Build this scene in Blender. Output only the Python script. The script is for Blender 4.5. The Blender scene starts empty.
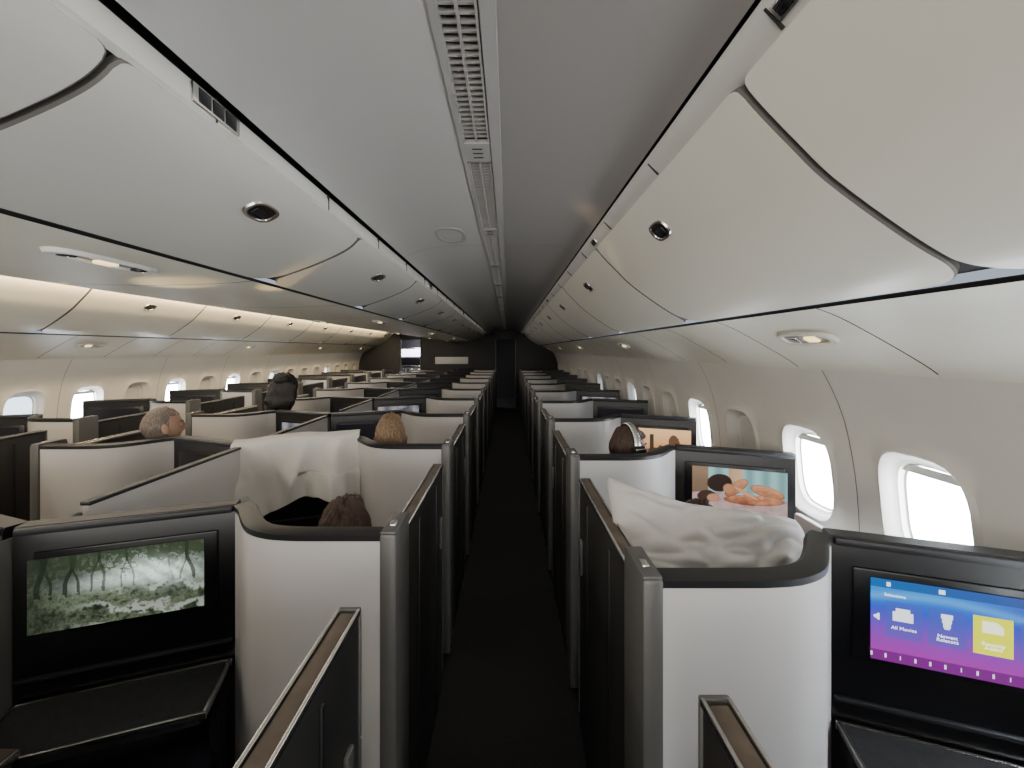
import bpy, bmesh, math, random
from mathutils import Vector, Matrix, noise
random.seed(7)
ZC=1.65; CX=-1.43
Y0R=.86; Y0L=1.07; PITCH=.99; NROW=10
YB=-3.0; YE=11.1
def mir(x): return 2*CX-x
# ---------------------------------------------------------------- materials
MATS={}
def mat(name,col,rough=.5,metal=0,var=.0,scale=8,bump=0,bscale=200,coat=0,emit=None,es=1,bd=.002,stretch=None):
    if name in MATS: return MATS[name]
    m=bpy.data.materials.new(name); m.use_nodes=True
    nt=m.node_tree; b=nt.nodes['Principled BSDF']
    b.inputs['Roughness'].default_value=rough; b.inputs['Metallic'].default_value=metal
    b.inputs['Coat Weight'].default_value=coat
    c=(col[0],col[1],col[2],1)
    tc=nt.nodes.new('ShaderNodeTexCoord')
    src=tc.outputs['Object']
    if stretch:
        mp=nt.nodes.new('ShaderNodeMapping'); mp.inputs['Scale'].default_value=stretch
        nt.links.new(src,mp.inputs['Vector']); src=mp.outputs['Vector']
    n=nt.nodes.new('ShaderNodeTexNoise'); n.inputs['Scale'].default_value=scale; n.inputs['Detail'].default_value=3
    nt.links.new(src,n.inputs['Vector'])
    r=nt.nodes.new('ShaderNodeValToRGB')
    r.color_ramp.elements[0].position=.3; r.color_ramp.elements[1].position=.7
    r.color_ramp.elements[0].color=(c[0]*(1-var),c[1]*(1-var),c[2]*(1-var),1)
    r.color_ramp.elements[1].color=(min(1,c[0]*(1+var)),min(1,c[1]*(1+var)),min(1,c[2]*(1+var)),1)
    nt.links.new(n.outputs['Fac'],r.inputs['Fac']); nt.links.new(r.outputs['Color'],b.inputs['Base Color'])
    if bump:
        n2=nt.nodes.new('ShaderNodeTexNoise'); n2.inputs['Scale'].default_value=bscale
        nt.links.new(src,n2.inputs['Vector'])
        bp=nt.nodes.new('ShaderNodeBump'); bp.inputs['Strength'].default_value=bump; bp.inputs['Distance'].default_value=bd
        nt.links.new(n2.outputs['Fac'],bp.inputs['Height']); nt.links.new(bp.outputs['Normal'],b.inputs['Normal'])
    if emit:
        b.inputs['Emission Color'].default_value=(*emit,1); b.inputs['Emission Strength'].default_value=es
    MATS[name]=m; return m
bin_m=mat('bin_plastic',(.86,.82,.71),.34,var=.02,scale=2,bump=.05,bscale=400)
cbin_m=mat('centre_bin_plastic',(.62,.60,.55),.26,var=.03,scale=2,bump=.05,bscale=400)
gap_m=mat('gap_dark',(.025,.025,.025),.8)
joint_shade_m=mat('joint_and_shade_grey',(.13,.12,.11),.6)  # grey for ceiling joints; on bin door edges it paints in seam shadow
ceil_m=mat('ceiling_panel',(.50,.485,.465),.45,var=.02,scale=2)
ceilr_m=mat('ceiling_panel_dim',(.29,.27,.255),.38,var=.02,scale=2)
rail_m=mat('rail_plastic',(.70,.68,.63),.4,var=.02)
vent_m=mat('vent_plastic',(.36,.345,.33),.5,var=.02)
wall_m=mat('sidewall_plastic',(.72,.695,.64),.5,var=.03,scale=3,bump=.1,bscale=300)
psu_m=mat('psu_plastic',(.80,.76,.64),.45,var=.02)
shade_m=mat('window_shade',(.62,.61,.58),.6,var=.03)
pane_m=mat('window_pane',(.8,.9,1),.2,emit=(.86,.93,1),es=31)
panedim_m=mat('window_pane_dimmed',(.3,.35,.4),.2,emit=(.75,.85,1),es=3)
shell_m=mat('suite_shell',(.58,.56,.555),.45,var=.03,scale=3,bump=.15,bscale=500)
trim_m=mat('suite_trim_black',(.008,.008,.009),.4)
inner_m=mat('suite_inner_fabric',(.018,.018,.020),.9,var=.2,scale=60,bump=.3)
door_m=mat('suite_door_charcoal',(.021,.020,.020),.4,var=.1,scale=5,bump=.2,bscale=600)
post_m=mat('suite_post_grey',(.11,.108,.105),.45,.3,var=.05)
metal_m=mat('silver_trim',(.62,.61,.60),.25,1)
tan_m=mat('walnut_trim',(.10,.075,.055),.5,var=.3,scale=20)
gloss_m=mat('screen_frame_gloss',(.004,.004,.005),.3)
rim_m=mat('screen_rim',(.018,.019,.023),.45)
seat_m=mat('seat_leather',(.02,.021,.03),.5,var=.15,scale=30,bump=.3,bscale=120)
linen_m=mat('white_linen',(.58,.56,.54),.9,var=.04,scale=20,bump=.3,bscale=60)
blank_m=mat('blanket_cloth',(.72,.69,.65),.95,var=.04,scale=8,bump=.3,bscale=120)
floor_m=mat('carpet_dark',(.007,.0065,.0065),.95,var=.4,scale=80,bump=.6)
bulk_m=mat('bulkhead_charcoal',(.025,.025,.027),.6,var=.1)
white_m=mat('white_sign',(.85,.85,.82),.5)
lens_m=mat('reading_lens',(.75,.68,.5),.2,emit=(1,.70,.30),es=2.2)
darkgl_m=mat('dark_glass',(.01,.01,.012),.1)

# ---------------------------------------------------------------- mesh builder
class MB:
    def __init__(s): s.v=[];s.f=[];s.m=[];s.mats=[]
    def mi(s,m):
        if m not in s.mats: s.mats.append(m)
        return s.mats.index(m)
    def add(s,vs,fs,m,T=None):
        o=len(s.v); k=s.mi(m) if not isinstance(m,list) else None
        for p in vs:
            p=Vector(p)
            if T is not None: p=T@p
            s.v.append(p)
        for i,f in enumerate(fs):
            s.f.append([a+o for a in f]); s.m.append(k if k is not None else s.mi(m[i]))
    def rbox(s,c,size,m,bev=.01,T=None,seg=2,rz=0,rx=0):
        bm=bmesh.new(); bmesh.ops.create_cube(bm,size=1)
        for v in bm.verts: v.co=Vector((v.co.x*size[0],v.co.y*size[1],v.co.z*size[2]))
        if bev>0: bmesh.ops.bevel(bm,geom=list(bm.edges),offset=min(bev,min(size)*.49),segments=seg,affect='EDGES',profile=.5)
        M=Matrix.Translation(c)@Matrix.Rotation(rz,4,'Z')@Matrix.Rotation(rx,4,'X')
        if T is not None: M=T@M
        bm.verts.index_update()
        s.add([v.co.copy() for v in bm.verts],[[v.index for v in f.verts] for f in bm.faces],m,M); bm.free()
    def sweep(s,pts,sec,mats,T=None):
        n=len(pts); vs=[]
        for i,p in enumerate(pts):
            a=Vector(pts[max(0,i-1)]);b=Vector(pts[min(n-1,i+1)])
            if 0<i<n-1:
                d1=(Vector(p)-a).normalized(); d2=(b-Vector(p)).normalized(); t=(d1+d2).normalized()
                k=1/max(.5,t.dot(d1))
            else: t=(b-a).normalized(); k=1
            nn=Vector((-t.y,t.x))*k
            for o,z in sec: vs.append((p[0]+nn.x*o,p[1]+nn.y*o,z))
        q=len(sec); fs=[];ms=[]
        for i in range(n-1):
            for j in range(q):
                j2=(j+1)%q
                fs.append([i*q+j,(i+1)*q+j,(i+1)*q+j2,i*q+j2]); ms.append(mats[j])
        fs.append(list(range(q))); ms.append(mats[0])
        fs.append([(n-1)*q+j for j in range(q)]); ms.append(mats[0])
        s.add(vs,fs,ms,T)
    def sheet(s,prof,ys,m):
        vs=[(x,y,z) for y in ys for x,z in prof]; q=len(prof)
        fs=[[i*q+j,i*q+j+1,(i+1)*q+j+1,(i+1)*q+j] for i in range(len(ys)-1) for j in range(q-1)]
        s.add(vs,fs,m)
    def oval(s,M,rx,ry,h,m,seg=24,inner=None,minner=None):
        vs=[];fs=[];ms=[]
        rings=[(1,0),(.96,h),(.80,h),(.76,h*.3)]
        for k,z in rings:
            for i in range(seg):
                a=2*math.pi*i/seg; c,sn=math.cos(a),math.sin(a)
                e=.7
                vs.append((rx*k*math.copysign(abs(c)**e,c),ry*k*math.copysign(abs(sn)**e,sn),z))
        for r in range(3):
            for i in range(seg):
                j=(i+1)%seg; fs.append([r*seg+i,r*seg+j,(r+1)*seg+j,(r+1)*seg+i]); ms.append(m)
        fs.append([3*seg+i for i in range(seg)]); ms.append(minner or m)
        s.add(vs,fs,ms,M)
    def obj(s,name,smooth=35,parent=None,merge=True):
        me=bpy.data.meshes.new(name); me.from_pydata([tuple(v) for v in s.v],[],s.f)
        for m in s.mats: me.materials.append(m)
        me.polygons.foreach_set('material_index',s.m)
        bm=bmesh.new(); bm.from_mesh(me)
        if merge: bmesh.ops.remove_doubles(bm,verts=bm.verts,dist=.0002)
        bmesh.ops.recalc_face_normals(bm,faces=bm.faces)
        bm.to_mesh(me); bm.free()
        if smooth:
            me.shade_smooth(); me.set_sharp_from_angle(angle=math.radians(smooth))
        o=bpy.data.objects.new(name,me); bpy.context.collection.objects.link(o)
        if parent: o.parent=parent
        return o
def catmull(P,n=5):
    out=[]
    for i in range(len(P)-1):
        p0=P[max(0,i-1)];p1=P[i];p2=P[i+1];p3=P[min(len(P)-1,i+2)]
        for k in range(n):
            t=k/n
            out.append(tuple(.5*((2*p1[d])+(-p0[d]+p2[d])*t+(2*p0[d]-5*p1[d]+4*p2[d]-p3[d])*t*t+(-p0[d]+3*p1[d]-3*p2[d]+p3[d])*t**3) for d in range(len(p1))))
    out.append(tuple(P[-1])); return out
def offs(prof,d):
    out=[]
    for i,p in enumerate(prof):
        a=prof[max(0,i-1)];b=prof[min(len(prof)-1,i+1)]
        t=Vector((b[0]-a[0],b[1]-a[1])).normalized(); out.append((p[0]-t.y*d,p[1]+t.x*d))
    return out
def A(P): return [(x,z+ZC) for x,z in P]
# ---------------------------------------------------------------- cabin shell
ys=[YB+i*(YE+1-YB)/14 for i in range(15)]
m=MB(); m.sheet([(-5,0),(2.2,0)],[YB,YE+3],floor_m)
m.add([(-5,YB,-.05),(2.2,YB,-.05),(2.2,YE+3,-.05),(-5,YE+3,-.05)],[[0,1,2,3]],floor_m); m.obj('floor',0)

binR=catmull(A([(.43,.497),(.471,.449),(.53,.388),(.602,.318),(.733,.222),(.827,.165),(.905,.135)]),4)
binC=catmull(A([(-.61,.462),(-.645,.425),(-.70,.392),(-.79,.352),(-.90,.312),(-1.0,.28)]),4)
psuR=catmull(A([(.93,.125),(1.0,.098),(1.1,.045),(1.2,-.012),(1.27,-.055),(1.31,-.085)]),3)
under=catmull(A([(-1.01,.272),(-1.15,.262),(-1.43,.255),(-1.71,.262),(-1.85,.272)]),3)
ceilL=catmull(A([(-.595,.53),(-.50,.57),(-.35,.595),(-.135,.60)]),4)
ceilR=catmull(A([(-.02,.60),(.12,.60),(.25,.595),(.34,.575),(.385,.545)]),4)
def mirp(P): return [(mir(x),z) for x,z in P]
m=MB()
for f in (lambda P:P, mirp):
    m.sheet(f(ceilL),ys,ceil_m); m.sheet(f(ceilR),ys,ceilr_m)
    m.sheet(f(A([(-.02,.60),(-.022,.592),(-.05,.592),(-.052,.60),(-.052,.63),(-.13,.63),(-.13,.60),(-.128,.594),(-.14,.594),(-.142,.60)])),ys,vent_m)
    m.sheet(f(A([(-.595,.53),(-.60,.60),(-.66,.60),(-.66,.5)])),ys,gap_m)
    m.sheet(f(A([(.385,.545),(.38,.60),(.50,.60),(.50,.5)])),ys,gap_m)
    for yy in (-.35,2.2,4.75,7.3,9.85):
        m.sheet([(x,z-.0012) for x,z in f(ceilL)],[yy-.0015,yy+.0015],joint_shade_m); m.sheet([(x,z-.0012) for x,z in f(ceilR)],[yy-.0015,yy+.0015],joint_shade_m)
m.obj('ceiling')
# ventilation grilles
m=MB()
for f in (lambda x:x, mir):
    y=-1.15
    while y<YE:
        for k in (0,1,2): m.rbox((f(-.056-.035*k),y+.34,ZC+.604),(.005,.66,.018),vent_m,0)
        for j in range(33):
            m.rbox((f(-.091),y+.02+j*.02,ZC+.608),(.074,.005,.010),vent_m,0)
        m.rbox((f(-.091),y+.34,ZC+.625),(.078,.68,.004),gap_m,0)
        m.rbox((f(-.091),y+.735,ZC+.602),(.078,.11,.014),vent_m,.002)
        for j in range(3): m.rbox((f(-.091),y+.71+j*.025,ZC+.5945),(.03,.004,.002),gap_m,0)
        y+=.79
m.obj('air_vent_grille',0,merge=False)
for x,y in ((-.3,2.0),(-.3,6.2)):
    m=MB(); m.oval(Matrix.Translation((x,y,ZC+.598))@Matrix.Rotation(math.pi,4,'X'),.08,.13,.006,vent_m,minner=ceil_m); m.obj('ceiling_oval_panel')  # thin oval plate on the ceiling panel
for f,n in ((lambda P:P,'r'),(mirp,'l')):
    m=MB()
    m.sheet(f(A([(.445,.56),(.405,.552),(.395,.545),(.40,.532),(.432,.502),(.445,.50)])),ys,rail_m)
    m.sheet(f(A([(-.66,.53),(-.622,.53),(-.612,.522),(-.606,.50),(-.606,.472),(-.62,.465)])),ys,rail_m)
    y=-2.4
    T=Matrix.Rotation(math.radians(47),4,'Y')
    while y<YE:
        if n=='r':
            m.rbox((0,0,0),(.043,.004,.004),gap_m,0,Matrix.Translation((.415,y,ZC+.5165))@T)
            m.rbox((-.607,y+.2,ZC+.497),(.006,.004,.05),gap_m,0)
        y+=.5
    m.obj('trim_rail_'+n)
for y in (.80,3.0,5.2,7.4,9.6):
    m=MB(); m.rbox((-.606,y,ZC+.497),(.010,.13,.040),metal_m,.004); 
    for j in range(3): m.rbox((-.6015,y-.036+j*.036,ZC+.497),(.004,.031,.029),darkgl_m,.001)
    m.obj('seat_number_sign')
for y in (.56,1.85,4.0,6.3):
    m=MB(); T=Matrix.Translation((.413,y,ZC+.5175))@Matrix.Rotation(math.radians(47),4,'Y')
    m.rbox((0,0,0),(.028,.07,.006),metal_m,.002,T); m.rbox((-.0,0,-.003),(.02,.055,.004),darkgl_m,.001,T); m.obj('seat_number_sign')
# overhead bins
def make_bin(prof,y0,y1,sgn,mt,rad=.10,latch_s=.22,mirror=False):
    m=MB(); L=[0]
    for a,b in zip(prof,prof[1:]): L.append(L[-1]+math.dist(a,b))
    tot=L[-1]; g=.004
    def inset(l):
        d=rad-(tot-l)
        i=0
        if d>0: i=rad-math.sqrt(max(0,rad*rad-d*d))
        d2=.02-l
        if d2>0: i=max(i,.02-math.sqrt(max(0,.02**2-d2*d2)))
        return i
    P=[];LL=[]
    for i in range(len(prof)-1):
        k=4 if (tot-L[i]<rad*1.3 or i==0) else 1
        for j in range(k):
            t=j/k; P.append((prof[i][0]*(1-t)+prof[i+1][0]*t,prof[i][1]*(1-t)+prof[i+1][1]*t)); LL.append(L[i]*(1-t)+L[i+1]*t)
    P.append(prof[-1]); LL.append(tot)
    Q=offs(P,.016*sgn); E=offs(P,.003*sgn)
    vs=[];fs=[];ms=[];nq=6
    X=(lambda x:mir(x)) if mirror else (lambda x:x)
    for i,(p,l) in enumerate(zip(P,LL)):
        ii=inset(l); a=y0+g+ii; b=y1-g-ii
        vs+=[(X(Q[i][0]),a,Q[i][1]),(X(E[i][0]),a,E[i][1]),(X(p[0]),a+.005,p[1]),(X(p[0]),b-.005,p[1]),(X(E[i][0]),b,E[i][1]),(X(Q[i][0]),b,Q[i][1])]
    for i in range(len(P)-1):
        for j in range(nq-1):
            fs.append([i*nq+j,i*nq+j+1,(i+1)*nq+j+1,(i+1)*nq+j]); ms.append(mt if j==2 else joint_shade_m)  # bevels and side faces coloured dark as shade in the seam
    n=(len(P)-1)*nq
    m.add(vs,fs,ms)
    m.add([vs[n],vs[n+2],vs[n+3],vs[n+5]],[[0,1,2,3]],mt)
    m.add([vs[0],vs[2],vs[3],vs[5]],[[0,1,2,3]],mt)
    B=offs(prof,.02*sgn)
    m.sheet([(X(x),z) for x,z in B],[y0,y1],gap_m)
    i=min(range(len(prof)),key=lambda k:abs(L[k]-latch_s*tot))
    a,b=prof[i-1],prof[i+1]; t=Vector((X(b[0])-X(a[0]),0,b[1]-a[1])).normalized()
    nrm=Vector((0,1,0)).cross(t); 
    if nrm.z>0: nrm=-nrm
    xa=Vector((0,1,0)); 
    M=Matrix(((xa.x,t.x,nrm.x,X(prof[i][0])),(xa.y,t.y,nrm.y,(y0+y1)/2),(xa.z,t.z,nrm.z,prof[i][1]),(0,0,0,1)))
    m.oval(M,.056,.036,.005,metal_m,minner=darkgl_m)
    m.rbox((0,.004,.003),(.055,.024,.004),trim_m,.002,M)
    return m.obj('overhead_bin',30)
y=.72-1.165*3
while y<YE-.2:
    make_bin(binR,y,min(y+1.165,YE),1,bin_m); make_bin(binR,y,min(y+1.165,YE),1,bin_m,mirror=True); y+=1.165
y=.60-.985*3
while y<YE-.2:
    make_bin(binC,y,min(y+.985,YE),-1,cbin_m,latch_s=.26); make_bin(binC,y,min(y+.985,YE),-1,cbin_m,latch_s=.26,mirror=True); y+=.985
def psu(prof,y0,y1,f,mt):
    m=MB(); P=f(prof); m.sheet(P,[y0+.003,y1-.003],mt)
    m.sheet([(x,z+.012) for x,z in P],[y0,y1],gap_m); return m
for f,s in ((lambda P:P,1),(mirp,-1)):
    y=.60-.56*6; k=0
    while y<YE-.1:
        m=psu(psuR,y,min(YE,y+.56),f,psu_m)
        if k%4==3:
            p=f(psuR)[6]; q=f(psuR)[8]
            t=Vector((q[0]-p[0],0,q[1]-p[1])).normalized(); nrm=Vector((0,1,0)).cross(t)
            if nrm.z>0: nrm=-nrm
            M=Matrix(((0,t.x,nrm.x,p[0]),(1,t.y,nrm.y,y+.26),(0,t.z,nrm.z,p[1]),(0,0,0,1)))
            m.oval(M,.13,.045,.012,rail_m,minner=vent_m)
            m.rbox((-.03,0,.008),(.05,.03,.01),lens_m,.004,M); m.rbox((.05,0,.008),(.04,.03,.01),metal_m,.004,M)
        m.obj('service_panel_unit'); y+=.56; k+=1
y=-2.48; k=0
while y<YE-.1:
    m=psu(under,y,min(YE,y+.8),lambda P:P,psu_m)
    if k%3==1:
      for xx in (-1.17,-1.69):
        M=Matrix.Translation((xx,y+.4,ZC+.262))@Matrix.Rotation(math.pi,4,'X')@Matrix.Rotation(math.pi/2,4,'Z')
        m.oval(M,.15,.045,.012,rail_m,minner=vent_m); m.rbox((0,0,.01),(.05,.03,.01),lens_m,.004,M)
        for q in (-.1,.1): m.rbox((q,0,.01),(.03,.03,.01),darkgl_m,.004,M)
    m.obj('service_panel_unit'); y+=.8; k+=1
# side walls with windows
WP=[(0,1.425),(.2,1.435),(.45,1.455),(.8,1.468),(1.1,1.452),(1.35,1.405),(1.5,1.345),(1.575,1.305)]
WS=catmull(WP,8)
def xw(z):
    for a,b in zip(WS,WS[1:]):
        if a[0]<=z<=b[0]+1e-6: t=(z-a[0])/(b[0]-a[0]); return a[1]*(1-t)+b[1]*t
    return WS[-1][1]
HB=.26; Z0,Z1,ZW=.70,1.42,1.065
def side(f,name,openset,dimset):
    m=MB(); k=0; y=1.345-.52*8
    while y<YE+.2:
        per=[]
        for i in range(8): per.append((-HB+2*HB*i/8,Z0-ZW))
        for i in range(12): per.append((HB,Z0-ZW+(Z1-Z0)*i/12))
        for i in range(8): per.append((HB-2*HB*i/8,Z1-ZW))
        for i in range(12): per.append((-HB,Z1-ZW-(Z1-Z0)*i/12))
        N=len(per); vs=[];fs=[];ms=[]
        for (py,pz) in per: vs.append((f(xw(pz+ZW)),y+py,pz+ZW))
        rings=[(.20,.29,0.0,.5),(.165,.236,.0,.58),(.156,.225,-.008,.58),(.148,.215,-.010,.58),(.142,.207,-.002,.58),(.134,.197,.018,.58),(.126,.187,.032,.6),(.121,.181,.036,.6),(.118,.177,.055,.6),(.110,.168,.058,.6)]
        for (ra,rb,dx,e) in rings:
            for (py,pz) in per:
                a=math.atan2(pz/.36,py/.26); c,s=math.cos(a),math.sin(a)
                qy=ra*math.copysign(abs(c)**e,c); qz=rb*math.copysign(abs(s)**e,s)
                vs.append((f(xw(qz+ZW)+dx),y+qy,qz+ZW))
        nr=len(rings)
        for r in range(nr):
            for i in range(N):
                j=(i+1)%N; fs.append([r*N+i,r*N+j,(r+1)*N+j,(r+1)*N+i]); ms.append(wall_m)
        k_=round((y-1.345)/.52)
        fs.append([nr*N+i for i in range(N)])
        ms.append(pane_m if k_ in openset else panedim_m if k_ in dimset else shade_m)
        m.add(vs,fs,ms)
        if k_ not in openset: m.rbox((f(xw(.95)+.035),y,.95),(.006,.1,.012),rail_m,.003)
        else: m.rbox((f(xw(1.21)+.050),y,1.215),(.006,.21,.03),shade_m,.002)
        for za,zb in ((0,Z0),(Z1,1.575)):
            zs=[za+(zb-za)*i/6 for i in range(7)]; yy=[y-HB+2*HB*i/8 for i in range(9)]
            m.sheet([(f(xw(z)),z) for z in zs],yy,wall_m)
        if k_%2==0:
            zs=[.1+i*(1.575-.1)/20 for i in range(21)]
            m.sheet([(f(xw(z)-.0015),z) for z in zs],[y+HB-.0015,y+HB+.0015],gap_m)
        y+=.52
    m.sheet([(f(1.31),1.575),(f(1.30),1.60)],[YB,YE],gap_m)
    return m.obj(name,40)
side(lambda x:x,'wall_right',{-6,-5,-4,-3,-2,-1,0,1,3},{6,9})
side(mir,'wall_left',{-5,-3,-1,5,7,9},{4,11,15})
m=MB(); m.rbox((CX,YB,1.15),(6.2,.06,2.4),shell_m,0); m.obj('wall_rear',0)
m=MB()
m.rbox((CX,YE,1.03),(2.16,.05,2.06),bulk_m,.01)
for x0,x1 in ((.22,1.6),(mir(1.6),mir(.22))): m.rbox(((x0+x1)/2,YE,1.0),(x1-x0,.05,2.2),bulk_m,.01)
m.rbox((-.06,YE,2.12),(.62,.05,.34),bulk_m,.01); m.rbox((mir(-.06),YE,2.12),(.62,.05,.34),bulk_m,.01)
for x in (-.35,.22,mir(-.35),mir(.22)): m.rbox((x,YE-.035,1.0),(.03,.03,1.95),post_m,.005)
m.obj('wall_front',30)
m=MB(); m.rbox((CX,YE+2.2,1.2),(7,.05,2.6),bulk_m,0)
for x in (-5.0,2.1): m.rbox((x,YE+1.1,1.2),(.05,2.2,2.6),bulk_m,0)
m.rbox((CX,YE+1.1,2.4),(7,2.2,.05),bulk_m,0); m.obj('wall_galley',0)
m=MB(); m.rbox((-1.62,YE-.035,ZC-.30),(.95,.015,.2),white_m,.004); m.rbox((-1.62,YE-.045,ZC-.30),(.90,.006,.16),white_m,.002); m.obj('bulkhead_placard')
m=MB(); gx=-3.25
m.rbox((gx,YE+1.8,.55),(.9,.5,1.1),post_m,.02); m.rbox((gx,YE+1.8,1.12),(.94,.54,.04),metal_m,.01)
for i in range(3): m.rbox((gx-.3+.3*i,YE+1.54,.55),(.27,.02,1.0),metal_m,.01); m.rbox((gx-.3+.3*i,YE+1.52,.95),(.12,.02,.03),trim_m,.005)
m.rbox((gx,YE+1.9,1.55),(.85,.3,.35),metal_m,.02); m.rbox((gx,YE+1.74,1.55),(.7,.01,.25),mat('galley_light_panel',(.8,.75,.9),.4,emit=(.85,.75,1),es=5),.004)
m.obj('galley_unit',30)
# ---------------------------------------------------------------- suites
curve=catmull([(.26,0),(.35,.010),(.43,.045),(.495,.11),(.54,.165),(.58,.20)],4)
E=Vector((.58,.20)); F=Vector((1.095,.03)); EF=(F-E); TH=math.atan2(EF.y,EF.x); LEN=EF.length
ZT=1.14
def make_suite():
    m=MB()
    pts=[(.0,.0),(.10,0),(.18,0)]+curve
    sec=[(0,.03),(0,ZT-.022),(-.004,ZT-.020),(-.004,ZT-.004),(.004,ZT),(.042,ZT),(.05,ZT-.006),(.05,.03)]
    m.sweep(pts,sec,[shell_m,trim_m,trim_m,trim_m,trim_m,trim_m,inner_m,inner_m])
    m.sweep([(.58,.20),(.58+.515,.03)],[(0,.60),(0,ZT-.012),(.005,ZT),(.05,ZT),(.055,ZT-.01),(.055,.60)],[gloss_m,rim_m,rim_m,rim_m,inner_m,inner_m])
    T=Matrix.Translation((E.x,E.y,0))@Matrix.Rotation(TH,4,'Z')
    m.rbox((LEN/2,-.004,ZT-.012),(LEN-.01,.016,.022),rim_m,.006,T)
    m.rbox((LEN/2,-.004,.70),(LEN-.01,.014,.012),rim_m,.004,T)
    m.rbox((LEN/2,-.001,.94),(LEN*.83,.012,.25),gloss_m,.005,T)
    m.rbox((LEN/2,.09,.86),(LEN*.9,.07,.42),inner_m,.02,T)
    m.rbox((LEN/2+.0,-.11,.625),(LEN-.03,.20,.03),inner_m,.008,T)
    for dy in (-.205,-.012): m.rbox((LEN/2,dy,.632),(LEN-.01,.010,.024),metal_m,.003,T)
    for dx in (.012,LEN-.012): m.rbox((dx,-.11,.632),(.010,.20,.024),metal_m,.003,T)
    m.rbox((LEN/2,.02,.31),(LEN,.03,.60),inner_m,.005,T)
    m.rbox((.03,.0,.31),(.03,.16,.60),inner_m,.005,T)
    m.rbox((LEN/2,-.16,.40),(LEN-.06,.28,.05),seat_m,.015,T)
    m.rbox((LEN/2,-.14,.19),(LEN-.10,.22,.36),inner_m,.01,T)
    m.rbox((.012,.062,.585),(.05,.145,1.115),post_m,.012)
    m.rbox((.012,.062,ZT+.002),(.044,.135,.010),post_m,.004)
    m.rbox((.010,.045,ZT+.008),(.018,.03,.008),metal_m,.003)
    m.rbox((.018,.46,.565),(.044,.66,1.05),door_m,.008)
    m.rbox((.018,.46,1.092),(.030,.64,.010),tan_m,.002)
    m.rbox((-.003,.46,1.094),(.008,.66,.014),metal_m,.003); m.rbox((.039,.46,1.094),(.008,.66,.014),metal_m,.003)
    m.rbox((.018,.792,.60),(.050,.010,1.0),post_m,.004)
    m.rbox((-.006,.30,.55),(.006,.012,1.0),trim_m,.002); m.rbox((-.006,.62,.55),(.006,.012,1.0),trim_m,.002)
    m.rbox((-.010,.72,.80),(.012,.03,.14),post_m,.004)
    m.rbox((.02,.46,.03),(.03,.66,.05),trim_m,.004)
    m.rbox((.965,.60,.34),(.20,.60,.66),inner_m,.02)
    m.rbox((.965,.60,.675),(.21,.61,.02),tan_m,.006)
    m.rbox((.865,.60,.675),(.01,.60,.024),metal_m,.003)
    m.rbox((1.06,.62,.77),(.03,.70,.22),shell_m,.012)
    m.rbox((.115,.40,.36),(.12,.50,.62),inner_m,.02)
    S=Matrix.Translation((.355,.41,0))@Matrix.Rotation(math.radians(-20),4,'Z')
    m.rbox((0,.20,.36),(.42,.50,.15),seat_m,.05,S,seg=3)
    m.rbox((0,.20,.18),(.38,.44,.24),inner_m,.02,S)
    m.rbox((0,-.09,.66),(.42,.11,.58),seat_m,.04,S,seg=3,rx=math.radians(13))
    m.rbox((0,-.145,.92),(.30,.09,.18),seat_m,.035,S,seg=3,rx=math.radians(8))
    m.rbox((0,-.130,.93),(.27,.085,.15),linen_m,.03,S,seg=3,rx=math.radians(8))
    for i in range(3): m.rbox((0,-.03,.52+i*.12),(.40,.012,.006),trim_m,.002,S,rx=math.radians(13))
    m.rbox((.235,.18,.50),(.05,.40,.10),seat_m,.02,S)
    return m
so=make_suite().obj('business_class_suite',32); sme=so.data
bpy.data.objects.remove(so)
cols=[(.31,Y0R,1,'R'),(-.32,Y0L,-1,'C'),(mir(-.32),Y0L,1,'D'),(mir(.31),Y0R,-1,'W')]
for (x,y0,s,tag) in cols:
    for k in range(-2,NROW):
        o=bpy.data.objects.new('business_class_suite',sme); bpy.context.collection.objects.link(o)
        o.location=(x,y0+k*PITCH-(.05 if k<0 else 0),0); o.scale=(s,1,1)
m=MB()
y=Y0L-2*PITCH
while y<Y0L+PITCH*(NROW-.5):
    m.rbox((CX,y+.60,.57),(.03,.74,1.12),shell_m,.012); m.rbox((CX,y+.60,1.13),(.036,.74,.014),rim_m,.004)
    m.rbox((CX,y+.11,.57),(.020,.22,1.08),post_m,.008); y+=PITCH
m.obj('centre_divider')
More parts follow.
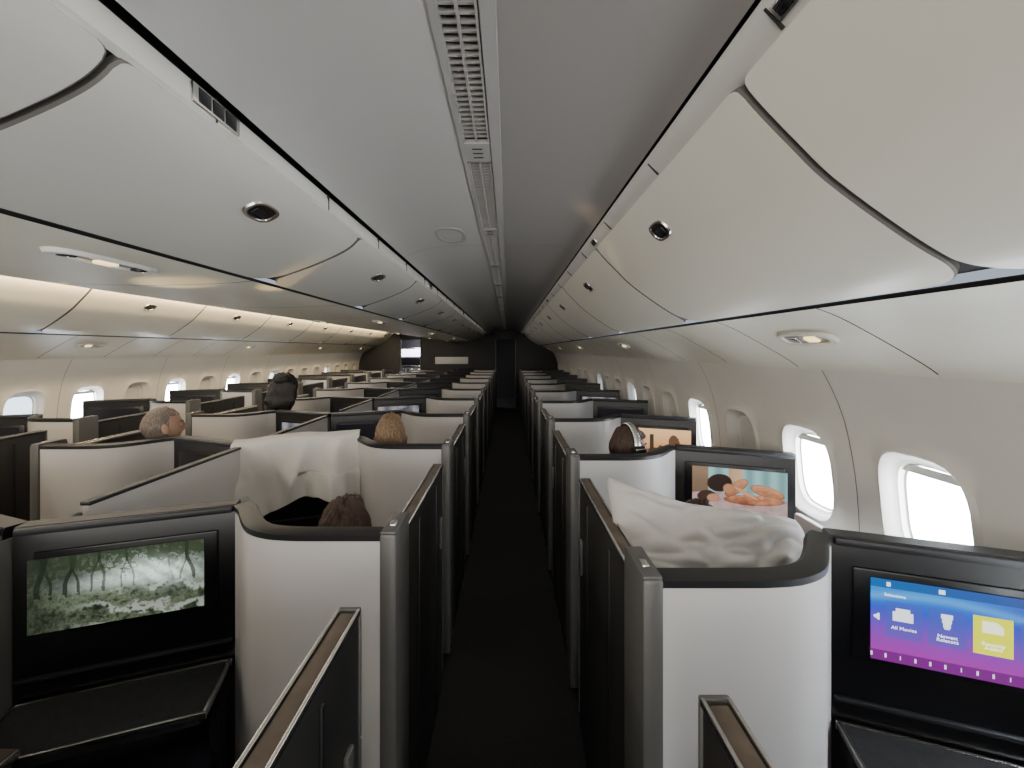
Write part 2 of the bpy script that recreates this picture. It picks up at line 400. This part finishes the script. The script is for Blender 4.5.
# ---------------------------------------------------------------- screens
def scr_mat():
    m=bpy.data.materials.new('display_emission'); m.use_nodes=True; nt=m.node_tree; b=nt.nodes['Principled BSDF']
    a=nt.nodes.new('ShaderNodeVertexColor'); a.layer_name='Col'
    nt.links.new(a.outputs['Color'],b.inputs['Emission Color']); b.inputs['Emission Strength'].default_value=1.7
    b.inputs['Base Color'].default_value=(.01,.01,.01,1); b.inputs['Roughness'].default_value=.3
    return m
disp_m=scr_mat()
def screen(x0,y0,s,fn,nx=96,nz=46,z0=.832,z1=1.047,t0=.15,t1=.93):
    def P(t,off=.012):
        n=Vector((EF.y,-EF.x)).normalized()
        p=E+EF*t+n*off; return Vector((x0+s*p.x,y0+p.y))
    a,b=(P(t0),P(t1)) if s>0 else (P(t1),P(t0))
    vs=[];fs=[];cs=[]
    for j in range(nz+1):
        for i in range(nx+1):
            p=a.lerp(b,i/nx); vs.append((p.x,p.y,z0+(z1-z0)*j/nz))
    for j in range(nz):
        for i in range(nx):
            fs.append((j*(nx+1)+i,j*(nx+1)+i+1,(j+1)*(nx+1)+i+1,(j+1)*(nx+1)+i)); cs.append(fn((i+.5)/nx,(j+.5)/nz))
    me=bpy.data.meshes.new('seat_monitor'); me.from_pydata(vs,[],fs)
    ca=me.color_attributes.new('Col','FLOAT_COLOR','CORNER')
    for p,c in zip(me.polygons,cs):
        for li in p.loop_indices: ca.data[li].color=(c[0],c[1],c[2],1)
    me.materials.append(disp_m)
    o=bpy.data.objects.new('seat_monitor',me); bpy.context.collection.objects.link(o)
    return o,a,b,z0,z1
def mix(a,b,t): t=max(0,min(1,t)); return tuple(a[i]*(1-t)+b[i]*t for i in range(3))
def sst(a,b,x): t=max(0,min(1,(x-a)/(b-a))); return t*t*(3-2*t)
def f_forest(u,v):
    n=noise.noise(Vector((u*7,v*4,1))); n2=noise.noise(Vector((u*26,v*15,4)))*.6+noise.noise(Vector((u*55,v*30,7)))*.4
    n3=noise.noise(Vector((u*90,v*45,2)))
    c=mix((.012,.017,.010),(.10,.12,.075),.4+n*.7+n2*.5+n3*.4)
    fog=math.exp(-((u-.72)/.23)**2-((v-.64+.25*(u-.7))/.18)**2); fog2=math.exp(-((u-.42)/.22)**2-((v-.58)/.10)**2)*.45
    beam=.78+.22*math.sin((u*1.5+v*.9)*34+n*2)
    fg=min(1,fog*1.2*beam+fog2)*(1+.35*n2+.2*n)
    c=mix(c,(.62,.76,.68),fg)
    for (x,w,lean,dk) in ((.05,.016,.05,.9),(.12,.009,-.06,.8),(.19,.013,.12,.85),(.27,.008,-.10,.8),(.33,.006,.10,.7),(.41,.009,-.05,.7),(.50,.005,.08,.6),(.58,.006,-.1,.55),(.93,.012,-.10,.8),(.86,.006,.08,.6),(.80,.004,-.05,.4)):
        d=abs(u-x-lean*(v-.5)-.008*math.sin(v*15+x*40))
        if v>.45+.1*n2 and d<w: c=mix(c,(.006,.010,.006),dk)
    if n2+.6*n+.3*n3>.06-(.9*(v-.80)) and v>.55: c=mix(c,(.015,.026,.010),.85*(1-.55*fog))
    if v<.45:
        s=math.sin((u*1.1+v*2.6)*7+n*4+n2*2); k=.55*sst(.2,.9,s)*sst(.1,.5,u)*(1-.4*n3)
        c=mix(c,(.34,.37,.33),k); c=mix(c,(.006,.008,.004),.6*sst(.05,.4,-n2))
    if u<.3: c=mix(c,(.006,.010,.006),.6*(1-u/.3))
    return c
def f_menu(u,v):
    c=mix((.30,.01,.28),(.01,.045,.48),sst(.05,.75,v)); c=mix(c,(.0,.22,.60),sst(.6,.9,v)*(1-u)*.8+.05)
    c=mix(c,(.01,.01,.25),.6*sst(.5,1,u)*sst(.3,.7,v))
    w=math.exp(-((v-.78-.06*math.sin(u*5))/.05)**2); c=mix(c,(.10,.45,.80),.4*w)
    if v>.9: c=mix(c,(.01,.02,.10),.6)
    if v<.12: c=mix(c,(.02,.0,.05),.55)
    for k in range(5):
        x=.075+k*.205
        if x<u<x+.175 and .30<v<.74:
            t=(.70,.74,.0) if k==2 else (.05,.07,.38)
            c=mix(c,t,1 if k==2 else .55)
            cx=x+.0875; dx=(u-cx)/.05; dy=(v-.60)/.09
            if abs(dx)<1 and abs(dy)<1:
                if k==0 and (dy<.3 or abs(dx)<.7 and dy<.75): c=(.8,.85,.9)
                if k==1 and abs(dx)<.25+.35*(dy+1)/2: c=(.8,.85,.9)
                if k==2 and (dy>-.5 and dx+dy<1.3): c=(1,1,.75)
                if k>=3 and abs(dy-.2*dx)<.3: c=(.8,.85,.9)
    if .01<u<.045 and abs(v-.53)<(u-.01)*1.4: c=(.8,.9,1)
    if .04<v<.09 and (u*14)%1<.12: c=(.7,.7,.8)
    if .915<v<.97 and ((.08<u<.10) or (.33<u<.36)): c=(.8,.85,.95)
    return c
def ell(u,v,cx,cy,a,b,r=0):
    du=(u-cx)*1.9; dv=v-cy; c,s=math.cos(r),math.sin(r); x=du*c+dv*s; y=-du*s+dv*c
    return (x/a)**2+(y/b)**2
def f_film(u,v):
    n=noise.fractal(Vector((u*6,v*5,3)),.8,2,3)*.6
    c=mix((.08,.19,.20),(.26,.44,.43),.5+.5*math.sin(u*38)*.6)
    if u<.18: c=mix((.06,.04,.03),(.20,.13,.08),v+n*.2)
    if .40<u<.55 and v>.70: c=mix((.35,.22,.12),(.5,.33,.2),(u-.4)*5)
    if v<.36+.05*math.sin(u*6): c=mix((.22,.14,.14),(.40,.28,.26),.5+n)
    def skin(t): return mix((.16,.045,.02),(.46,.20,.10),t)
    def blob(c,cx,cy,a,b,r,fn):
        e=ell(u,v,cx,cy,a,b,r)
        if e<1: return mix(fn(e),(.05,.02,.01),.55*sst(.65,1,e))
        return c
    c=blob(c,.80,.52,.34,.13,-.25,lambda e:skin(.55+n+(v-.48)*3))
    c=blob(c,.66,.30,.60,.12,.05,lambda e:skin(.45+n+(v-.28)*4))
    c=blob(c,.48,.56,.30,.12,.75,lambda e:skin(.45+n+(v-.5)*2))
    c=blob(c,.30,.64,.26,.21,.3,lambda e:(.018,.009,.007))
    c=blob(c,.40,.52,.12,.12,0,lambda e:(.34,.15,.08))
    c=blob(c,.16,.30,.20,.14,.2,lambda e:(.035,.018,.012))
    c=blob(c,.23,.27,.13,.10,.2,lambda e:(.36,.16,.10))
    c=blob(c,.58,.45,.30,.045,-.5,lambda e:(.45,.21,.12))
    c=blob(c,.74,.38,.06,.05,.3,lambda e:(.42,.19,.11))
    return c
def f_sunset(u,v):
    c=mix((.40,.16,.05),(.70,.42,.20),sst(0,1,v)); n=noise.noise(Vector((u*9,2,0)))
    if v<.35+.2*n: c=(.05,.03,.02)
    if abs(u-.35)<.03 and v<.8: c=(.04,.03,.02)
    if ell(u,v,.72,.5,.18,.3)<1: c=(.10,.05,.03)
    return c
def f_dim(u,v):
    n=noise.fractal(Vector((u*6,v*4,5)),.8,2,3); return mix((.04,.045,.06),(.22,.22,.23),.4+n)
def f_off(u,v): return (.004,.004,.006)
screen(-.32,Y0L,-1,f_forest,240,116)
so,a,b,z0,z1=screen(.31,Y0R,1,f_menu,200,96)
txt_m=mat('screen_lettering',(.9,.95,1),.5,emit=(.85,.92,1),es=1.6)
def lettering(t,u,v,size):
    cu=bpy.data.curves.new('caption','FONT'); cu.body=t; cu.size=size; cu.align_x='CENTER'; cu.space_line=.8
    o=bpy.data.objects.new('caption',cu); bpy.context.collection.objects.link(o); cu.materials.append(txt_m)
    d=(b-a).normalized(); n=Vector((d.y,-d.x)); p=a.lerp(b,u)+n*.0012
    o.matrix_world=Matrix(((d.x,0,n.x,p.x),(d.y,0,n.y,p.y),(0,1,0,z0+(z1-z0)*v),(0,0,0,1)))
    o.parent=so
for k,t in enumerate(('All Movies','Newest\nReleases','Recently\nAdded','British\nFilm','Classics')): lettering(t,.163+.205*k,.41,.0125)
lettering('Selections',.12,.80,.011)
screen(.31,Y0R+PITCH,1,f_film,180,86)
screen(.31,Y0R+2*PITCH,1,f_sunset,60,30)
fl={3:f_off,4:f_dim,5:f_off,6:f_off,7:f_dim,8:f_off,9:f_off}
for k in range(3,NROW): screen(.31,Y0R+k*PITCH,1,fl[k],20,10)
for k in range(2,NROW): screen(-.32,Y0L+k*PITCH,-1,f_dim if k in (3,6) else f_off,20,10)
for k in range(1,NROW): screen(mir(-.32),Y0L+k*PITCH,1,f_dim if k in (2,5) else f_off,20,10)
for k in range(1,NROW): screen(mir(.31),Y0R+k*PITCH,-1,f_off,20,10)
# ---------------------------------------------------------------- blanket over a screen
def blanket():
    x0,y0=-.32,Y0L+PITCH
    n=Vector((EF.y,-EF.x)).normalized(); nu=120
    path=[(.05,.80),(.04,.9),(.026,1.05),(.018,1.14),(.004,1.162),(-.03,1.168),(-.062,1.16),(-.08,1.12),(-.085,1.0)]
    path=catmull(path,10); vs=[];fs=[]
    q=len(path)
    for i in range(nu+1):
        t=-.06+1.20*i/nu
        for j,(o,z) in enumerate(path):
            ph=t*16+z*5+2.2*noise.noise(Vector((t*2.5,z*2,0)))
            fold=.032*(1+math.sin(ph))*(.5+abs(noise.noise(Vector((t*3,1,4))))*1.6)+abs(noise.noise(Vector((t*4-z*4,z*2,3))))*.05
            w=fold*min(1,.12+max(0,1.165-z)*3.5)
            front=j<q*.5
            drop=1-j/q
            sag=-.055*sst(.75,1.1,t)-.012*math.sin(t*9)
            zz=z+sag*drop+(.04*math.sin(t*4+.5)*drop if z<.95 and front else 0)
            p=E+EF*(t+.03*noise.noise(Vector((z*5,i*.01,1))))+n*(o+(w+.010 if front else -w))
            vs.append((x0-p.x,y0+p.y,zz+.006))
    for i in range(nu):
        for j in range(q-1): fs.append([i*q+j,i*q+j+1,(i+1)*q+j+1,(i+1)*q+j])
    m=MB(); m.add(vs,fs,blank_m); o=m.obj('white_blanket',180)
    md=o.modifiers.new('t','SOLIDIFY'); md.thickness=.006
blanket()
def pillow(loc,rot,w=.28,h=.19,t=.085,name='white_pillow',seed=0,lift=0):
    vs=[];fs=[];n=70
    for sd in (1,-1):
        for_o=len(vs)
        for i in range(n+1):
            for j in range(n+1):
                a=-1+2*i/n; b_=-1+2*j/n
                th=t*((1-a**4)*(1-b_**4))**.6
                pinch=1-.06*(1-abs(b_)**2)*abs(a)**3; pinch2=1-.06*(1-abs(a)**2)*abs(b_)**3
                cr=1-.06*(a*a*b_*b_)**2
                wr=noise.noise(Vector((a*2.0+b_,b_*2.0,sd*2+seed)))*.026+abs(noise.noise(Vector((a*3-b_*2,b_*3,sd*4+seed))))*.034
                edge=(1-a**8)*(1-b_**8)
                up=lift*max(0,-a-.1)**1.8
                vs.append((w*a*pinch*cr,sd*(th+wr*edge)+up*.2,h*b_*pinch2*cr+up))
        for i in range(n):
            for j in range(n):
                q=for_o+i*(n+1)+j; fs.append([q,q+1,q+n+2,q+n+1])
    m=MB(); m.add(vs,fs,linen_m); o=m.obj(name,180); o.location=loc; o.rotation_euler=rot; return o
r=math.radians
pillow((.655,1.20,1.01),(r(-44),r(9),r(3)),.345,.16,.058,lift=.085,seed=3)
# ---------------------------------------------------------------- people
def hmat(name,col): return mat(name,col,.45,var=.6,scale=30,bump=1.0,bscale=40,bd=.006,stretch=(6,6,1))
skin1=mat('skin_light',(.52,.31,.22),.5,var=.05); skin2=mat('skin_tan',(.22,.12,.08),.5,var=.05)
lip=mat('lips',(.40,.14,.12),.4); eyew=mat('eye_white',(.8,.8,.8),.2); eyed=mat('eye_iris',(.03,.02,.01),.1)
def head_pt(d,k=1.0):
    dx,dy,dz=d; x=.078*dx;y=.098*dy;z=.118*dz
    if dz<0:
        w=-dz; x*=1-.28*w**1.5
        if dy<0: y*=1-.40*w
        else: y*=1-.08*w; y+=.012*w*max(0,dy)
    if k==1.0 and dy>0:
        y+=.024*math.exp(-(dx/.14)**2-((dz+.16)/.16)**2)+.010*math.exp(-(dx/.10)**2-((dz-.02)/.2)**2)
        for s in (-1,1): y-=.010*math.exp(-((dx-s*.40)/.18)**2-((dz-.06)/.12)**2)
        y+=.006*math.exp(-(dx/.25)**2-((dz+.50)/.07)**2)+.006*math.exp(-(dx/.3)**2-((dz-.22)/.08)**2)
    return Vector((x*k,y*k,z*k))
def head_mesh(m,T,skin,hair,style):
    nu,nv=96,60
    def dirs(i,j):
        th=math.pi*j/nv; ph=2*math.pi*i/nu; return (math.sin(th)*math.cos(ph),math.sin(th)*math.sin(ph),math.cos(th))
    def sph(fn,keep,mf):
        vs=[];fs=[];ms=[]
        for j in range(nv+1):
            for i in range(nu): vs.append(fn(dirs(i,j)))
        for j in range(nv):
            for i in range(nu):
                d=dirs(i+.5,j+.5)
                if keep(d): fs.append([j*nu+i,j*nu+(i+1)%nu,(j+1)*nu+(i+1)%nu,(j+1)*nu+i]); ms.append(mf(d))
        m.add(vs,fs,ms,T)
    sph(head_pt,lambda d:True,lambda d: lip if (d[1]>.6 and abs(d[0])<.24 and -.56<d[2]<-.44) else skin)
    for s in (-1,1):
        bm=bmesh.new(); bmesh.ops.create_uvsphere(bm,u_segments=12,v_segments=8,radius=1)
        bm.verts.index_update()
        V=[v.co.copy() for v in bm.verts]; Fc=[[v.index for v in f.verts] for f in bm.faces]; bm.free()
        m.add([Vector((s*.029+v.x*.0125,.076+v.y*.0125,.008+v.z*.0125)) for v in V],Fc,eyew,T)
        m.add([Vector((s*.029+v.x*.006,.085+v.y*.005,.008+v.z*.006)) for v in V],Fc,eyed,T)
        m.add([Vector((s*(.080+v.x*.008+.006*abs(v.z)),-.004+v.y*.019-.006*v.z,-.005+v.z*.032)) for v in V],Fc,skin,T)
        m.add([Vector((s*.03+v.x*.018,.089+v.y*.006-abs(v.x)*.008,.031+v.z*.004)) for v in V],Fc,hair,T)
    def keep(d):
        if style=='long': return d[2]>.50 or d[1]<.42
        if style=='bun': return d[2]>.45 or d[1]<.5
        if style=='thin': return (d[1]<.15 and d[2]>-.55) or (d[2]>.55 and noise.noise(Vector(d)*6)>-.05)
        return (d[2]>.52) or (d[1]<.30 and d[2]>-.62+.25*(d[1]>-.2))
    def hf(d):
        k=1.12 if style!='thin' else 1.035
        p=head_pt(d,k); v=Vector(d)
        ang=math.atan2(d[1]+.35,d[0]); pol=math.acos(max(-1,min(1,d[2])))
        st=noise.noise(Vector((math.cos(ang)*5,math.sin(ang)*5,pol*1.6)))*.06+noise.noise(Vector((math.cos(ang)*14,math.sin(ang)*14,pol*2)))*.045+noise.noise(v*3)*.05
        if style=='thin': st*=.3
        p=p*(1+st)
        if style=='long' and d[2]<0 and d[1]<.45: p.z-=.15*(-d[2]); p.x*=1.15; p.y-=.01
        return p
    sph(hf,keep,lambda d:hair)
    if style=='bun':
        bm=bmesh.new(); bmesh.ops.create_uvsphere(bm,u_segments=28,v_segments=20,radius=1); bm.verts.index_update()
        V=[v.co.copy() for v in bm.verts]; Fc=[[v.index for v in f.verts] for f in bm.faces]; bm.free()
        m.add([Vector((v.x*.08,-.065+v.y*.06,.085+v.z*.055))*(1+.12*noise.noise(v*4)) for v in V],Fc,hair,T)
        m.add([Vector((v.x*.15,-.065+v.y*.07-.02*(v.z<0),-.08+v.z*.17))*(1+.16*noise.noise(v*4)) for v in V],Fc,hair,T)
def seated_body(parent_T,shirt,trousers,skin,name):
    J=[];Ed=[];R=[]
    def j(p,r,par=None):
        J.append(Vector(p)); R.append(r if isinstance(r,tuple) else (r,r))
        if par is not None: Ed.append((par,len(J)-1))
        return len(J)-1
    pel=j((0,0,0),(.16,.13)); sp=j((0,-.07,.18),(.145,.11),pel); ch=j((0,-.14,.36),(.165,.115),sp)
    nb=j((0,-.175,.50),(.085,.075),ch); nk=j((0,-.165,.58),(.055,.055),nb); hb=j((0,-.15,.66),(.05,.05),nk)
    for s in (-1,1):
        sh=j((s*.165,-.165,.45),.068,ch); el=j((s*.245,-.03,.20),.045,sh); wr=j((s*.16,.20,.13),.029,el)
        pm=j((s*.14,.26,.125),(.036,.018),wr)
        for q,l in ((-.025,.06),(-.008,.07),(.009,.066),(.026,.052)):
            a=j((s*(.14)+q,.30,.125),(.0095,.009),pm); b1=j((s*.137+q*1.1,.30+l*.5,.115),(.0088,.0085),a); j((s*.135+q*1.1,.30+l*.8,.09),(.0075,.0075),b1)
        a=j((s*.10,.265,.12),(.011,.011),pm); j((s*.085,.295,.112),(.0085,.0085),a)
        hp=j((s*.09,.05,-.01),(.095,.09),pel); kn=j((s*.13,.45,.04),(.066,.066),hp); an=j((s*.12,.72,-.30),(.042,.042),kn); j((s*.125,.86,-.34),(.045,.03),an)
    me=bpy.data.meshes.new('b'); me.from_pydata([tuple(p) for p in J],Ed,[])
    o=bpy.data.objects.new('b',me); bpy.context.collection.objects.link(o)
    md=o.modifiers.new('s','SKIN'); sv=me.skin_vertices[0].data
    for i,rr in enumerate(R): sv[i].radius=rr; sv[i].use_root=(i==0)
    md2=o.modifiers.new('ss','SUBSURF'); md2.levels=2; md2.render_levels=2
    dg=bpy.context.evaluated_depsgraph_get(); ev=o.evaluated_get(dg); em=ev.to_mesh()
    V=[v.co.copy() for v in em.vertices]; Fs=[list(p.vertices) for p in em.polygons]; ms=[]
    for f in Fs:
        c=sum((V[i] for i in f),Vector())/len(f)
        if c.z>.535 and abs(c.x)<.09: ms.append(skin)
        elif c.y>.205 and abs(c.x)<.22 and c.z>.07 and c.y<.4 and abs(c.x)>.05: ms.append(skin)
        elif c.y>.66 and c.z<-.3: ms.append(trim_m)
        elif c.z<.06 : ms.append(trousers)
        else: ms.append(shirt)
    ev.to_mesh_clear(); bpy.data.objects.remove(o)
    m=MB(); m.add(V,Fs,ms,parent_T); return m
def person(headpos,yaw,hair,shirt,skin,style,tilt=0,name='seated_passenger',hyaw=0,phones=False,lean=0):
    hc=Vector((0,-.12,.76))
    R=Matrix.Rotation(yaw,4,'Z')@Matrix.Rotation(lean,4,'X')
    T=Matrix.Translation(headpos)@R@Matrix.Translation(-hc)
    m=seated_body(T,shirt,mat('trousers_navy',(.03,.035,.06),.8),skin,name)
    H=T@Matrix.Translation(hc)@Matrix.Rotation(hyaw,4,'Z')@Matrix.Rotation(tilt,4,'Y')
    head_mesh(m,H,skin,hair,style)
    if phones:
        n=22; vs=[];fs=[]
        for i in range(n+1):
            a=math.pi*i/n
            for k in range(8):
                b2=2*math.pi*k/8; rr=.106+.008*math.cos(b2); vs.append((rr*math.cos(a)*.90,.018*math.sin(b2),rr*math.sin(a)*1.32))
        for i in range(n):
            for k in range(8): fs.append([i*8+k,i*8+(k+1)%8,(i+1)*8+(k+1)%8,(i+1)*8+k])
        m.add(vs,fs,metal_m,H)
        for s in (-1,1): m.rbox((s*.098,0,-.005),(.035,.075,.09),trim_m,.016,H,seg=3); m.rbox((s*.118,0,-.005),(.008,.06,.07),metal_m,.004,H,seg=2)
    return m.obj(name,60)
brown=hmat('hair_brown',(.055,.028,.017)); blond=hmat('hair_blonde',(.24,.15,.085)); grey=hmat('hair_grey',(.20,.155,.13)); black=hmat('hair_black',(.010,.008,.008))
navy=mat('shirt_navy',(.04,.05,.09),.85,var=.1,bump=.3); beige=mat('shirt_beige',(.50,.42,.32),.85,var=.1,bump=.3); blk=mat('shirt_black',(.015,.015,.017),.85,bump=.3); wht=mat('shirt_white',(.6,.6,.58),.85,bump=.3)
person((-.575,1.36,1.00),r(22),brown,navy,skin1,'short')
person((-.72,2.36,1.13),r(15),blond,wht,skin1,'long')
person((-2.12,2.36,1.18),r(-15),grey,beige,skin1,'thin',hyaw=r(-20))
person((-2.08,3.62,1.30),r(-20),black,blk,skin2,'bun',hyaw=r(10))
person((.67,2.14,1.10),r(-20),brown,blk,skin1,'short',hyaw=r(-55),phones=True)
person((.72,1.47,.945),r(-20),brown,navy,skin1,'short',tilt=r(12))
# ---------------------------------------------------------------- lights
def area(name,loc,rot,sx,sy,e,col=(1,1,1)):
    l=bpy.data.lights.new(name,'AREA'); l.shape='RECTANGLE'; l.size=sx; l.size_y=sy; l.energy=e; l.color=col
    o=bpy.data.objects.new(name,l); o.location=loc; o.rotation_euler=rot; bpy.context.collection.objects.link(o); return o
area('rear_fill',(-1.2,YB+.2,1.2),(r(90),0,0),4.5,1.5,145,(1,.965,.91))  # added fill behind the camera, brightens shell faces and bins; no door there
area('aisle_fill',(-.09,4,2.235),(0,0,0),.2,12,22,(1,.95,.87))  # added overhead fill for shell tops and floor, not a cabin fixture
area('aisle_fill',(mir(-.09),4,2.235),(0,0,0),.2,12,95,(1,.89,.72))  # same added fill, stronger and warmer to brighten the far left bins
area('galley_lamp',(-2.85,YE+1.2,2.2),(0,0,0),.8,.8,60,(.95,.9,1))
area('cove_strip_lamp',(mir(.36),4.5,2.16),(0,r(35),0),.03,12,75,(1,.74,.40))
def spot(loc,tgt,e,ang,col,blend=.8,name='warm_streak_spot'):  # added spots that throw warm reflection streaks; no fixture stands there
    l=bpy.data.lights.new(name,'SPOT'); l.energy=e; l.spot_size=r(ang); l.spot_blend=blend; l.color=col; l.shadow_soft_size=.02
    o=bpy.data.objects.new(name,l); o.location=loc; d=Vector(tgt)-Vector(loc); o.rotation_euler=d.to_track_quat('-Z','Y').to_euler(); bpy.context.collection.objects.link(o)
spot((-1.75,2.2,1.20),(-.93,1.62,1.965),70,9,(1,.70,.30))
spot((-2.0,1.8,1.20),(-1.28,1.48,1.91),45,15,(1,.74,.33))
spot((.95,2.6,1.25),(.37,1.64,2.20),45,6,(1,.74,.40))  # added for the small warm highlight on the ceiling edge
w=bpy.data.worlds.new('w'); bpy.context.scene.world=w; w.use_nodes=True
w.node_tree.nodes['Background'].inputs[0].default_value=(.75,.85,1,1); w.node_tree.nodes['Background'].inputs[1].default_value=.6
# ---------------------------------------------------------------- camera
cam=bpy.data.cameras.new('camera'); cam.sensor_width=36; cam.lens=36*385/1024; cam.shift_x=4/1024; cam.shift_y=-34/1024; cam.clip_start=.02
co=bpy.data.objects.new('camera',cam); co.location=(0,0,ZC); co.rotation_euler=(r(90),0,0); bpy.context.collection.objects.link(co)
bpy.context.scene.camera=co
